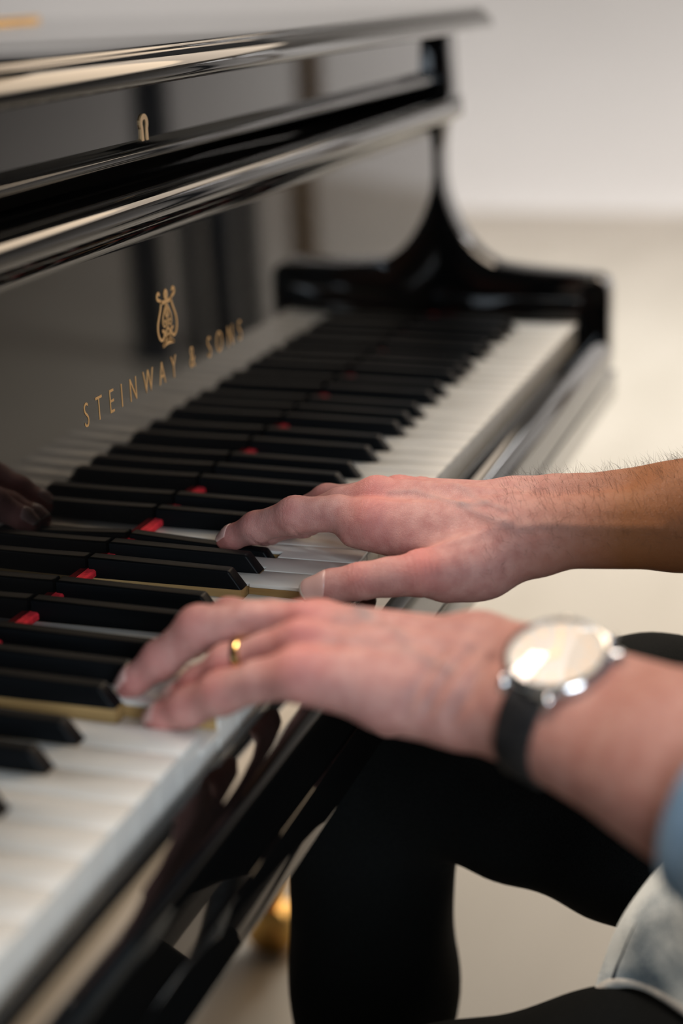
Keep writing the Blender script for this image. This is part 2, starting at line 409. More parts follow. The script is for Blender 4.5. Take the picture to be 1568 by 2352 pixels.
for s in (-1, 1):
    # outer body of the lyre
    ribbon(bm, bez(lx([(7.5, 10.5), (9, 4), (14, 1), (14.5, -5), (15, -11), (9.5, -15.5), (6, -11.5), (4, -9), (6, -6.5), (8.2, -8)], s)), .95)
    # scroll at the top
    ribbon(bm, bez(lx([(7.5, 10.5), (9.5, 13), (13.5, 12), (13.2, 14.6), (13, 17.4), (9.6, 17.2), (9.8, 15)], s)), 1.05)
    # inner scrolls
    ribbon(bm, bez(lx([(0, 9), (2.5, 6), (6.8, 2), (6.6, -2.5), (6.4, -6), (2.2, -6.2), (2.2, -3.2), (2.2, -1), (4.6, -1), (4.2, -3)], s)), .55)
    ribbon(bm, bez(lx([(0, -6.5), (3, -8), (4.6, -11), (1.6, -12.5)], s)), .8)
    ribbon(bm, bez(lx([(0, -12), (3, -13), (4, -15.5), (8.5, -16.8)], s)), .9)
ribbon(bm, lx([(-8.2, 10.4), (-3, 9.9), (3, 9.9), (8.2, 10.4)]), 1.25)
ribbon(bm, lx([(0, 8.5), (0, 4), (0, -1), (0, -6.5)]), .6)
ribbon(bm, [(LXc + 2.6 * math.cos(t * .524), LZ + 3 + 3 * math.sin(t * .524)) for t in range(12)], .55, closed=True)
ribbon(bm, [(LXc + 1.7 * math.cos(t * .524), LZ + 14.3 + 2.3 * math.sin(t * .524)) for t in range(12)], 1.2, closed=True)
ribbon(bm, lx([(-8.6, -17.3), (-4, -16), (0, -15.4), (4, -16), (8.6, -17.3)]), [.7, 1.4, 1.7, 1.4, .7])
ribbon(bm, lx([(0, -9.5), (0, -12), (0, -15)]), [.6, 1.6, 2.2])
link('lyre_emblem', mesh_bm(bm), GOLD, fallboard, False)
# keyhole escutcheon on the upper panel
KX, KZc = 579.5, 239.5
out = arc(KX, KZc + 5.2, 5.6, -35, 215, 18); outp = out + [(KX - 5.0, KZc - 10), (KX + 5.0, KZc - 10)]
inn = arc(KX, KZc + 5.0, 2.5, -35, 215, 18) + [(KX - 1.3, KZc - 7), (KX + 1.3, KZc - 7)]
bm = bmesh.new(); vs = []
for pl2, y in ((outp, 146), (outp, 144.9), (inn, 144.9), (inn, 146)):
    vs.append([bm.verts.new(W((p[0], y, p[1]))) for p in pl2])
for a in range(3):
    A, B = vs[a], vs[a + 1]
    for i in range(len(outp)): bm.faces.new((A[i], A[(i + 1) % len(A)], B[(i + 1) % len(A)], B[i]))
link('keyhole_escutcheon', mesh_bm(bm), mat('keyhole_brass', (.62, .40, .20), .35, .5), upper, False)
bm = bmesh.new(); bm.faces.new([bm.verts.new(W((p[0], 145.6, p[1]))) for p in inn])
link('keyhole', mesh_bm(bm), mat('keyhole_dark', (.02, .015, .004), .8), upper, False)

# ------------------------------------------------------------------ bench
bench = thing('piano_bench', (625, -520, FZ), 'black padded piano bench under the seated player', 'bench')
part('cushion', box_mesh(190, 1060, -720, -330, -330, -262, 18, 4), LEATHER, bench)  # out of view; made wide to hide bright floor from the keyslip reflection
part('frame', box_mesh(200, 1050, -710, -340, -470, -331, 2), LACQ2, bench)  # deepened to block floor reflections on the keyslip
for sx in (230, 1020):
    for sy in (-680, -370):
        part('leg', prism_mesh([(sx - 24, sy - 24), (sx + 24, sy - 24), (sx + 24, sy + 24), (sx - 24, sy + 24)], 2, FZ, -471, 3), LACQ2, bench)
# ------------------------------------------------------------------ post and added stand-ins mirrored in the fallboard
DARKBLUE = mat('dark_blue_paint', (.008, .012, .02), .5)
fr = thing('tall_dark_standin', (3737, -1285, FZ), 'dark blue stand seen only as a reflection left of the lyre emblem', 'tall_standin')  # invented upright, added to give the tall dark reflection
part('pole', prism_mesh([(3700, -1322), (3784, -1322), (3784, -1252), (3700, -1252)], 2, FZ + 25, 760, 3), DARKBLUE, fr)
part('base', lathe_mesh([(0, 0), (60, 0), (60, 18), (55, 26), (0, 26)], (3737, -1285, FZ), (0, 0, 1), 32), DARKBLUE, fr)
for sx in (-1, 1):
    part('top_prong', tube_mesh([(3742, -1285, 730), (3742 + sx * 40, -1285, 740), (3742 + sx * 48, -1285, 790)], 8, 8), DARKBLUE, fr)
st = thing('low_dark_standin', (3945, -1165, FZ), 'small dark table seen only as a reflection right of the lyre emblem', 'low_standin')  # invented low piece, added to give the shorter dark reflection
part('top_slab', box_mesh(3830, 4060, -1240, -1085, -312, -290, 4), DARKBLUE, st)
for sx, sy in ((3856, -1214), (3856, -1111), (4034, -1214), (4034, -1111)):
    part('leg', prism_mesh([(sx - 22, sy - 22), (sx + 22, sy - 22), (sx + 22, sy + 22), (sx - 22, sy + 22)], 2, FZ, -312, 2), DARKBLUE, st)
po = thing('wooden_post', (4180, -1000, FZ), 'brown wooden post seen only as a blurred reflection at the right of the fallboard', 'post')
part('shaft', prism_mesh([(4150, -1030), (4210, -1030), (4210, -970), (4150, -970)], 2, FZ + 18, 1400, 3), BROWN, po)
part('foot', prism_mesh([(4100, -1080), (4260, -1080), (4260, -920), (4100, -920)], 2, FZ, FZ + 18, 3), BROWN, po)
exec_person = True

# ------------------------------------------------------------------ signed-distance sculpting (numpy)
def V3(*a): return np.array(a, np.float32)
def rcone(P, a, b, r1, r2):
    a = np.asarray(a, np.float32); b = np.asarray(b, np.float32)
    ba = b - a; l2 = float(ba @ ba); rr = r1 - r2; a2 = l2 - rr * rr
    if a2 <= 1e-6: return np.linalg.norm(P - (a if r1 > r2 else b), axis=-1) - max(r1, r2)
    pa = P - a; y = pa @ ba; z = y - l2
    q = pa * l2 - y[..., None] * ba; x2 = (q * q).sum(-1)
    y2 = y * y * l2; z2 = z * z * l2; k = np.sign(rr) * rr * rr * x2
    il2 = 1 / l2
    d = (np.sqrt(x2 * a2 * il2) + y * rr) * il2 - r1
    m1 = np.sign(z) * a2 * z2 > k; m2 = np.sign(y) * a2 * y2 < k
    d = np.where(m2, np.sqrt(x2 + y2) * il2 - r1, d)
    return np.where(m1, np.sqrt(x2 + z2) * il2 - r2, d)
def ell(P, c, ax, rad):
    """ellipsoid, ax: 3x3 rows are axes"""
    q = (P - np.asarray(c, np.float32)) @ np.asarray(ax, np.float32).T / np.asarray(rad, np.float32)
    k = np.linalg.norm(q, axis=-1); k2 = np.linalg.norm(q / np.asarray(rad, np.float32), axis=-1) + 1e-9
    return k * (k - 1) / k2
def smin(a, b, k):
    if k <= 0: return np.minimum(a, b)
    h = np.maximum(k - np.abs(a - b), 0) / k
    return np.minimum(a, b) - h * h * k * .25
BIG = 30.0
class Field:
    """evaluates a list of primitives on a point set; each primitive only inside its own padded box"""
    def __init__(s, P): s.P = P
    def prim(s, pr):
        kind = pr[0]
        if kind == 'c': lo = np.minimum(np.asarray(pr[1]) - pr[3], np.asarray(pr[2]) - pr[4]); hi = np.maximum(np.asarray(pr[1]) + pr[3], np.asarray(pr[2]) + pr[4])
        else: m = max(pr[3]); lo = np.asarray(pr[1]) - m; hi = np.asarray(pr[1]) + m
        lo = lo - 16; hi = hi + 16
        if s.P.ndim == 4:
            g = s.P; X, Y, Z = g[:, 0, 0, 0], g[0, :, 0, 1], g[0, 0, :, 2]
            sl = tuple(slice(max(0, int(np.searchsorted(q, l))), int(np.searchsorted(q, h))) for q, l, h in ((X, lo[0], hi[0]), (Y, lo[1], hi[1]), (Z, lo[2], hi[2])))
            out = np.full(g.shape[:3], BIG, np.float32); sub = g[sl]
            if sub.size: out[sl] = s.ev(pr, sub)
            return out
        return s.ev(pr, s.P)
    def ev(s, pr, P):
        return rcone(P, *pr[1:5]) if pr[0] == 'c' else ell(P, *pr[1:4])
    def group(s, prs, k):
        d = None
        for pr in prs:
            e = s.prim(pr); kk = pr[-1]['k'] if isinstance(pr[-1], dict) else k
            d = e if d is None else smin(d, e, kk)
        return d
def surface_nets(D, org, h):
    nx, ny, nz = D.shape; s = D < 0
    c = np.zeros((nx - 1, ny - 1, nz - 1), np.int8)
    for i in (0, 1):
        for j in (0, 1):
            for k in (0, 1): c += s[i:nx - 1 + i, j:ny - 1 + j, k:nz - 1 + k]
    act = (c > 0) & (c < 8); idx = np.full(act.shape, -1, np.int32); I = np.argwhere(act); idx[act] = np.arange(len(I))
    acc = np.zeros((len(I), 3), np.float64); cnt = np.zeros(len(I))
    cor = [(i, j, k) for i in (0, 1) for j in (0, 1) for k in (0, 1)]
    for a in cor:
        for ax in range(3):
            if a[ax]: continue
            b2 = list(a); b2[ax] = 1
            da = D[I[:, 0] + a[0], I[:, 1] + a[1], I[:, 2] + a[2]]; db = D[I[:, 0] + b2[0], I[:, 1] + b2[1], I[:, 2] + b2[2]]
            m = (da < 0) != (db < 0); t = da[m] / (da[m] - db[m])
            p = np.tile(np.array(a, float), (m.sum(), 1)); p[:, ax] = t
            acc[m] += p; cnt[m] += 1
    V = (I + acc / cnt[:, None]) * h + org
    F = []
    for ax in range(3):
        u, w = (ax + 1) % 3, (ax + 2) % 3
        sl0 = [slice(None)] * 3; sl1 = [slice(None)] * 3
        sl0[ax] = slice(0, -1); sl1[ax] = slice(1, None)
        A, B = s[tuple(sl0)], s[tuple(sl1)]
        E = np.argwhere(A != B)
        E = E[(E[:, u] > 0) & (E[:, w] > 0) & (E[:, u] < D.shape[u] - 1) & (E[:, w] < D.shape[w] - 1)]
        flip = A[E[:, 0], E[:, 1], E[:, 2]]
        q = []
        for du, dw in ((1, 1), (0, 1), (0, 0), (1, 0)):
            e = E.copy(); e[:, u] -= du; e[:, w] -= dw; q.append(idx[e[:, 0], e[:, 1], e[:, 2]])
        q = np.stack(q, 1); q[~flip] = q[~flip][:, ::-1]
        F.append(q)
    F = np.concatenate(F); F = F[(F >= 0).all(1)]
    return V, F
def vnormals(V, F):
    n = np.cross(V[F[:, 2]] - V[F[:, 0]], V[F[:, 3]] - V[F[:, 1]]); N = np.zeros_like(V)
    for k in range(4):
        for a in range(3): N[:, a] += np.bincount(F[:, k], n[:, a], len(V))
    return N / (np.linalg.norm(N, axis=1, keepdims=True) + 1e-12)
def smooth(V, F, it=2, f=.5):
    for _ in range(it):
        A = np.zeros_like(V); c = np.zeros(len(V))
        for k in range(4):
            i, j = F[:, k], F[:, (k + 1) % 4]
            for p, q in ((i, j), (j, i)):
                c += np.bincount(p, minlength=len(V))
                for a in range(3): A[:, a] += np.bincount(p, V[q, a], len(V))
        V = V + f * (A / c[:, None] - V)
    return V
def grid(lo, hi, h):
    ax = [np.arange(l, u, h, dtype=np.float32) for l, u in zip(lo, hi)]
    return np.stack(np.meshgrid(*ax, indexing='ij'), -1), np.array(lo, float)

# ------------------------------------------------------------------ hands: joints in mm
# fingers: list of (point, radius) from knuckle to tip, and the dorsal (nail) direction
RH = dict(
  fingers=dict(
    index=([(503, -15.3, 31.5), (509, 8, 32.3), (510, 34, 29.0), (513.5, 60, 18.6), (516, 76, 10.8), (516.5, 81.5, 8.0)], [11.6, 10.6, 10.3, 8.7, 7.4, 5.6], (-.1, .45, .88)),
    middle=([(525, -11, 37.5), (527, 12, 31.5), (529, 36, 20.5), (530, 60, 12), (530, 76, 8.0), (530, 81.5, 6.4)], [12.2, 10.2, 9.8, 8.4, 7.2, 5.6], (0, .45, .9)),
    ring=([(547, -17.5, 32.5), (552, 8, 28), (556, 30, 24.0), (558, 52, 13.5), (558.5, 66, 8), (558.5, 71, 6.2)], [11, 9.6, 9.2, 8.0, 7.0, 5.4], (.1, .45, .9)),
    pinky=([(567, -25, 27), (574, -6, 23), (579, 10, 20), (582, 25, 12.5), (583, 38, 7.6), (583.3, 42.5, 6)], [9.8, 8.4, 8.0, 7.0, 6.2, 4.8], (.15, .45, .9)),
    thumb=([(489, -78, 15), (468, -52.5, 15), (462, -36, 14), (457.5, -21, 12), (455.8, -5, 8), (455.6, 6, 5)], [15.5, 12.2, 10.6, 10.2, 9.6, 7.4], (-.62, .12, .77))),
  palm=[('c', (503, -15.3, 31.5), (507, -86, 29), 11.2, 14), ('c', (525, -11, 37.2), (521, -86, 35.5), 11.4, 13), ('c', (547, -17.5, 32.3), (536, -85, 35), 10.8, 13),
        ('c', (567, -25, 26.7), (550, -85, 31), 9.8, 13),
        ('c', (515, -32, 26), (520, -80, 22), 11, 14), ('c', (503, -4, 25), (501, -34, 22), 9.5, 10.5, {'k': 8}), ('c', (550, -35, 22), (545, -85, 20), 12, 14),
        ('c', (489, -78, 14), (508, -98, 24), 15, 17, {'k': 12}), ('c', (478, -64, 8), (492, -84, 10), 11, 13, {'k': 10}), ('c', (500, -42, 22), (492, -70, 18), 9, 12, {'k': 10}),
        ('c', (507, -96, 25.5), (509, -108, 25.5), 19, 18.6, {'k': 14}), ('c', (541, -91, 30), (543, -104, 31), 16.5, 16.5, {'k': 14}),
        ('c', (512, -105, 27.2), (545, -190, 27.5), 18.6, 24), ('c', (543, -104, 31), (572, -190, 34), 17.2, 23.5), ('c', (549, -112, 36), (552, -120, 36), 13, 12.5, {'k': 7}),
        ('c', (552, -180, 30), (596, -262, 28), 28, 36, {'k': 12}), ('c', (596, -262, 28), (632, -345, 30), 36, 41, {'k': 12})],
  n=(-.48, -.05, .87))
LH = dict(
  fingers=dict(
    pinky=([(276, -51.5, 36.5), (281, -30, 29.5), (284, -10.6, 20.0), (287, 8, 9.4), (288.6, 21, 2.6), (289, 26, .4)], [11, 9.6, 9.3, 8.4, 7.5, 5.8], (-.35, .4, .85)),
    ring=([(298, -45.5, 40.5), (302, -26, 34), (303, -7, 25.5), (302, 8, 14.5), (301.0, 19, 6.6), (301, 23, 4.2)], [11.2, 9.8, 9.4, 8.0, 7.0, 5.4], (-.1, .45, .9)),
    middle=([(318, -40, 40.5), (320, -12, 39.5), (320, 14.5, 34.8), (317, 34, 18.2), (314.4, 47, 7.6), (314, 51.5, 4.2)], [11.6, 10.4, 10.2, 8.6, 7.4, 5.8], (-.15, .55, .82)),
    index=([(341, -38, 33), (345, -12, 32), (346, 10, 30), (345.5, 29, 18.5), (344.5, 41, 9.5), (344.3, 45.5, 6.6)], [10.8, 9.6, 9.4, 8.2, 7.2, 5.6], (.1, .5, .87)),
    thumb=([(338, -96, 18), (354, -64, 10), (361, -44, 9), (366, -28, 8.6), (370, -8, 9.0), (371, 2, 8.6)], [15, 12, 10.6, 10.0, 9.0, 7.2], (.7, .1, .7))),
  palm=[('c', (276, -51.5, 36.5), (280, -122, 30), 11, 14), ('c', (298, -45.5, 40.5), (292, -120, 36), 11.2, 14), ('c', (318, -40, 40.5), (306, -118, 39), 11.4, 14),
        ('c', (341, -38, 33), (320, -116, 36), 10.8, 14),
        ('c', (284, -62, 32), (281, -112, 28), 11.5, 13.5), ('c', (315, -60, 26), (305, -110, 25), 12, 14),
        ('c', (279, -90, 27), (283, -126, 25), 11, 12, {'k': 12}),
        ('c', (338, -96, 18), (316, -124, 26), 14, 16, {'k': 12}), ('c', (332, -74, -4), (335, -94, 6), 11, 14, {'k': 10}), 
        ('c', (281, -128, 30), (275, -150, 30.5), 18.5, 19, {'k': 12}), ('c', (312, -124, 36), (301, -150, 38), 19, 18, {'k': 14}),
        ('c', (275, -150, 29), (232, -222, 27), 20.5, 28), ('c', (299, -150, 37), (252, -222, 36), 18.6, 26), ('c', (268, -150, 38), (264, -158, 38), 13, 12, {'k': 7}),
        ('c', (241, -218, 31), (178, -300, 14), 31, 38, {'k': 12}), ('c', (178, -300, 14), (128, -362, 6), 38, 42, {'k': 12})],
  n=(-.42, -.08, .90))
def hand_field(P, H):
    f = Field(P)
    palm = f.group(H['palm'], 9)
    out = palm
    for name, (pts, rad, dn) in H['fingers'].items():
        seg = [('c', pts[i], pts[i + 1], rad[i], rad[i + 1]) for i in range(len(pts) - 1)]
        # knuckle thickening at the finger joints
        if name != 'thumb':
            for j, e in ((2, .15), (3, .0)):
                dv = np.asarray(dn); seg.append(('c', tuple(np.asarray(pts[j]) + dv * (e)), tuple(np.asarray(pts[j]) + dv * e + (0, .3, 0)), rad[j], rad[j], {'k': 5}))
        fd = f.group(seg, 2.5)
        out = smin(out, smin(fd, palm, 7), .8) if name != 'thumb' else smin(out, smin(fd, palm, 9), .8)
    return out
def seg_dist(V, a, b):
    a = np.asarray(a, float); b = np.asarray(b, float); t = np.clip((V - a) @ (b - a) / ((b - a) @ (b - a)), 0, 1)
    return np.linalg.norm(V - a - t[:, None] * (b - a), axis=1), t
def detail(V, N, H, veins):
    """wrinkles, knuckles, tendons and veins as fine relief, and the skin tone that goes with them"""
    n = np.asarray(H['n'], float); n /= np.linalg.norm(n)
    d = np.zeros(len(V)); red = np.zeros(len(V)); vein_crease = np.zeros(len(V))
    for name, (pts, rad, dn) in H['fingers'].items():
        pts = np.asarray(pts, float); dn = np.asarray(dn, float); dn /= np.linalg.norm(dn)
        jl = ((2, 1.0, .36), (3, .7, .16)) if name != 'thumb' else ((3, 1.15, .55), (1, .0, 0))
        for j, wd, amp in jl:
            ax = pts[j + 1] - pts[j - 1]; ax /= np.linalg.norm(ax)
            r = V - pts[j]; s = r @ ax; rad_d = np.linalg.norm(r - s[:, None] * ax, axis=1)
            near = np.exp(-(s / (6.0 * max(wd, .1))) ** 2) * (rad_d < rad[j] * 1.7)
            dors = np.clip((N @ dn) * 1.4, 0, 1) ** .7; palmside = np.clip(-(N @ dn), 0, 1)
            wob = .5 * np.sin(V[:, 0] * .9 + V[:, 2] * .7)
            d -= amp * near * dors * np.clip(np.cos((s + wob) * 2 * math.pi / 2.7), -.2, 1) ** 2
            d -= .8 * np.exp(-((s + (1.5 if j == 2 else 0)) / 1.1) ** 2) * palmside * (rad_d < rad[j] * 1.7)
            red += .38 * np.exp(-(s / 9) ** 2) * dors * (rad_d < rad[j] * 1.7)
        # nail fold and pink fingertip
        dt = np.linalg.norm(V - pts[-1], axis=1); red += .75 * np.exp(-(dt / 13) ** 2)
        # the big knuckle
        k = pts[0] if name != 'thumb' else pts[1]
        kd = np.linalg.norm(V - (k + n * 8), axis=1)
        red += (.6 if name != 'thumb' else .42) * np.exp(-(kd / 14) ** 2)
        if name != 'thumb':
            d += 1.9 * np.exp(-(kd / 7.5) ** 2)
            ax = pts[1] - pts[0]; ax /= np.linalg.norm(ax); s = (V - k) @ ax
            d -= .28 * np.exp(-(kd / 9) ** 2) * np.clip(np.cos((s + .5 * np.sin(V[:, 0])) * 2 * math.pi / 3.1), -.3, 1)
            # valleys between the knuckles
        else:
            s = (V - k) @ (pts[2] - pts[0]) / np.linalg.norm(pts[2] - pts[0])
            d += .9 * np.exp(-(kd / 8) ** 2); d -= .3 * np.exp(-(kd / 10) ** 2) * np.clip(np.cos(s * 2 * math.pi / 3.2 + .6 * np.sin(V[:, 0] * .6)), -.3, 1)
    dorsal = np.clip((N @ n - .15) * 2.5, 0, 1)
    for path, h, w, tint in veins:
        path = [np.asarray(p, float) for p in path]; best = np.full(len(V), 1e9)
        for a, b in zip(path[:-1], path[1:]):
            # distance measured in the plane of the back of the hand
            A, B, Q = a - n * (a @ n), b - n * (b @ n), V - np.outer(V @ n, n)
            best = np.minimum(best, seg_dist(Q, A, B)[0])
        g = np.exp(-(best / (w * 1.35)) ** 2) * dorsal
        d += h * g * (.7 if h > 0 else 1); vein_crease += .5 * tint * g
    return d, np.clip(red, 0, 1), np.clip(vein_crease, 0, 1)
RV = [([(503, -24, 40), (508, -55, 40), (513, -92, 40)], 1.0, 2.4, 0), ([(526, -26, 50), (522, -60, 48), (520, -95, 45)], 1.3, 2.6, 0), ([(548, -27, 48), (541, -60, 46), (532, -95, 44)], .9, 2.4, 0),
      ([(515, -22, 44), (517, -36, 44), (511, -52, 42), (506, -66, 40), (507, -80, 40), (500, -92, 38)], 1.1, 1.7, .7), ([(506, -66, 40), (496, -84, 34), (492, -100, 32), (505, -130, 32), (516, -175, 34)], 1.2, 2.0, .8),
      ([(538, -30, 48), (532, -48, 46), (522, -62, 44), (507, -80, 40)], .8, 1.7, .5), ([(490, -62, 26), (487, -50, 24), (478, -40, 22)], .8, 2.2, .3), ([(497, -95, 30), (483, -68, 26), (470, -48, 24)], 1.4, 2.6, 0)]
LV = [([(276, -60, 46), (280, -90, 44), (286, -120, 44)], 1.0, 2.6, 0), ([(298, -55, 50), (297, -90, 48), (294, -122, 46)], 1.4, 2.8, 0), ([(318, -50, 54), (310, -90, 52), (302, -125, 50)], 1.4, 2.8, 0),
      ([(309, -58, 50), (306, -74, 50), (300, -88, 48), (286, -98, 46), (276, -118, 42)], 1.4, 2.2, .7), ([(288, -60, 48), (290, -78, 47), (284, -96, 45)], 1.0, 2.0, .5),
      ([(262, -98, 20), (270, -106, 32), (286, -112, 44)], -2.2, 2.4, .35), ([(262, -108, 20), (272, -116, 34), (288, -124, 44)], -2.8, 2.4, .5), ([(260, -119, 22), (268, -128, 32), (284, -134, 44)], -2.6, 2.6, .5), ([(308, -10, 40), (309, -32, 46), (306, -50, 48), (300, -66, 48)], -2.6, 3.2, .3), ([(289, -22, 36), (288, -44, 44), (288, -62, 46)], -1.8, 3.0, .2), ([(316, -66, 50), (310, -72, 50)], 1.6, 2.4, 1.6)]  # negative heights: creases and valleys, their shade painted in by the tint
def build_hand(H, lo, hi, h, veins):
    P, org = grid(lo, hi, h)
    D = hand_field(P, H)
    V, F = surface_nets(D, org, h); V = smooth(V, F, 3, .5); N = vnormals(V, F)
    d, red, vein_crease = detail(V, N, H, veins)
    V = V + N * d[:, None]; V = smooth(V, F, 1, .25)
    tan = np.clip((-np.asarray(V[:, 1]) - 85) / 70, 0, 1)
    return V, F, red, vein_crease, tan
parts_ = [build_hand(RH, (438, -362, -22), (680, 104, 84), .9, RV), build_hand(LH, (76, -380, -44), (390, 66, 86), 1.15, LV)]
parts_[1] = parts_[1][:4] + (parts_[1][4] * .3,)

# trunk, neck and head, coarse, mostly under the clothes
HIPL, HIPR, KNL, KNR = (385, -440, -217), (545, -440, -190), (306, 10, -274), (602, 24, -182)
ANKL, ANKR = (300, 60, -630), (600, 30, -630)
SHL, SHR, ELL_, ELR = (275, -455, 275), (625, -455, 275), (122, -368, 6), (636, -350, 30)
I3 = np.eye(3)
BODY = [('e', (450, -460, -150), I3, (165, 110, 110)), ('e', (450, -462, 40), I3, (160, 100, 190)), ('e', (450, -462, 190), I3, (180, 100, 120)),
        ('c', SHL, (360, -462, 310), 62, 60), ('c', SHR, (540, -462, 310), 62, 60), ('c', SHL, ELL_, 54, 42), ('c', SHR, ELR, 54, 42),
        ('c', (450, -455, 300), (450, -430, 400), 62, 56), 
        ('e', (450, -395, 490), I3, (76, 96, 116)), ('c', (450, -322, 420), (450, -318, 416), 34, 32), ('c', (450, -300, 490), (450, -282, 462), 9, 15, {'k': 8}),
        ('e', (374, -398, 476), I3, (9, 18, 32), {'k': 4}), ('e', (526, -398, 476), I3, (9, 18, 32), {'k': 4}),
        ('c', (418, -310, 508), (482, -310, 508), 12, 12, {'k': 14}), ('c', (434, -304, 437), (466, -304, 437), 7, 7, {'k': 4})]
P, org = grid((40, -640, -300), (740, -240, 640), 8.0)
f = Field(P); D = f.group(BODY, 30)
Vb, Fb = surface_nets(D, org, 8.0); Vb = smooth(Vb, Fb, 3, .5)
parts_.append((Vb, Fb, np.full(len(Vb), .2), np.zeros(len(Vb)), np.full(len(Vb), .4)))

def np_mesh(V, F):
    me = bpy.data.meshes.new('m'); me.vertices.add(len(V)); me.loops.add(F.size); me.polygons.add(len(F))
    Q = np.asarray(V, float) * .001; Q[:, 2] += KZ
    me.vertices.foreach_set('co', Q.ravel()); me.loops.foreach_set('vertex_index', F.ravel().astype(np.int32))
    k = F.shape[1]; me.polygons.foreach_set('loop_start', np.arange(0, F.size, k, dtype=np.int32))
    me.update(calc_edges=True); me.validate(); return me
person = thing('person', (450, -440, FZ), 'seated person in a light denim shirt and black trousers playing piano', 'person')
off = 0; VV = []; FF = []; TT = []
for V, F, red, vein_crease, tan in parts_:
    VV.append(V); FF.append(F + off); off += len(V); TT.append(np.stack([red, vein_crease, tan, np.ones(len(V))], 1))
me = np_mesh(np.concatenate(VV), np.concatenate(FF))
T = np.concatenate(TT)
ca = me.color_attributes.new('tone', 'FLOAT_COLOR', 'POINT'); ca.data.foreach_set('color', T.ravel().astype(np.float32))
link('body', me, SKIN, person, True)

# fingernails, laid on the sculpted surface
def nail(H, name, width, length, tip_gap=1.5, dn=None):
    pts, rad, d0 = H['fingers'][name]; dn = np.asarray(dn if dn is not None else d0, float)
    a = np.asarray(pts[-3], float); b = np.asarray(pts[-1], float); ax = b - a; L = np.linalg.norm(ax); ax /= L
    dn -= ax * (dn @ ax); dn /= np.linalg.norm(dn); sd = np.cross(ax, dn)
    end = b + ax * (rad[-1] - tip_gap)
    nu, nv = 13, 12; pp = []
    for j in range(nv):
        v = j / (nv - 1)
        for i in range(nu):
            u = (i / (nu - 1)) * 2 - 1
            # rounded root (v=0) and rounded free edge (v=1)
            vv = v * length; lo_ = .20 * length * (u * u); hi_ = length - .16 * length * u * u
            vv = lo_ + (hi_ - lo_) * v
            ang = u * 1.02
            cc = end - ax * (length - vv)
            pp.append((cc, dn * math.cos(ang) + sd * math.sin(ang) * (width / 14.0)))
    O = np.array([p for p, q in pp]); Q = np.array([q / np.linalg.norm(q) for p, q in pp])
    # march outwards from the finger's axis to its skin
    ctr = O - dn * (rad[-2] * .15)
    t = np.full(len(O), rad[-2] * 1.6)
    for _ in range(14):
        t -= hand_field((ctr + Q * t[:, None]).astype(np.float32), H) * .9
    tip_lift = np.array([max(0, (j / (nv - 1)) - .8) * 1.4 for j in range(nv) for i in range(nu)])
    vr_ = np.array([j / (nv - 1) for j in range(nv) for i in range(nu)])
    X = ctr + Q * (t + .08 + .34 * vr_)[:, None] + ax * tip_lift[:, None]; Y = ctr + Q * (t - .6)[:, None]
    V = np.concatenate([X, Y]); n0 = nu * nv; F = []; mi = []
    for j in range(nv - 1):
        for i in range(nu - 1):
            q = [j * nu + i, j * nu + i + 1, (j + 1) * nu + i + 1, (j + 1) * nu + i]
            F.append(q); mi.append(1 if j >= nv - 2 else 0); F.append([k + n0 for k in q[::-1]]); mi.append(0)
    bd = [i for i in range(nu)] + [j * nu + nu - 1 for j in range(1, nv)] + [(nv - 1) * nu + i for i in range(nu - 2, -1, -1)] + [j * nu for j in range(nv - 2, 0, -1)]
    for a2, b2 in zip(bd, bd[1:] + bd[:1]): F.append([b2, a2, a2 + n0, b2 + n0]); mi.append(0)
    me = np_mesh(V, np.array(F)); o = link('fingernail', me, [NAIL, NAILTIP], person, True)
    me.polygons.foreach_set('material_index', mi[:len(me.polygons)])
    return o
for H in (RH, LH):
    for nm, w_, l_ in (('thumb', 14, 17.5), ('index', 11.5, 12), ('middle', 12, 12), ('ring', 11, 11.5), ('pinky', 9.5, 10)):
        nail(H, nm, w_, l_)

# fine dark hairs along the right forearm
rng = np.random.default_rng(7)
Vr, Fr = parts_[0][0], parts_[0][1]; Nr = vnormals(Vr, Fr)
def hairs(V, N, sel, count, ln, m=HAIR):
    ii = rng.choice(np.flatnonzero(sel), count); HV = []; HF = []
    for i in ii:
        p, nn = V[i], N[i]; drift = np.array([.25, .5, .35]) * (1 if rng.random() < .8 else -1) + rng.normal(0, .35, 3)
        t1 = nn * .55 + drift * .75; t1 /= np.linalg.norm(t1); L = ln * rng.uniform(.5, 1.25)
        p1 = p + t1 * L * .5; t2 = t1 + drift * .3 - nn * .25; t2 /= np.linalg.norm(t2); p2 = p1 + t2 * L * .5
        s1 = np.cross(t1, nn); s1 /= np.linalg.norm(s1) + 1e-9; s2 = np.cross(t1, s1); w = .05
        k = len(HV)
        for q, ww in ((p - nn * .2, w), (p1, w * .8)):
            HV += [q + s1 * ww, q - s1 * ww * .5 + s2 * ww * .87, q - s1 * ww * .5 - s2 * ww * .87]
        HV.append(p2)
        for e in range(3): 
            g = (e + 1) % 3; HF.append([k + e, k + g, k + 3 + g, k + 3 + e]); HF.append([k + 3 + e, k + 3 + g, k + 6, k + 6])
    me = bpy.data.meshes.new('m'); HV = np.array(HV)
    me.from_pydata([W(v) for v in HV], [], [list(dict.fromkeys(f2)) for f2 in HF])
    return me
sel = (Vr[:, 1] < -84) & (Vr[:, 1] > -215) & (Nr[:, 2] > -.1)
ho = link('arm_hair', hairs(Vr, Nr, sel, 1500, 8.5), HAIR, person, False); ho['kind'] = 'stuff'

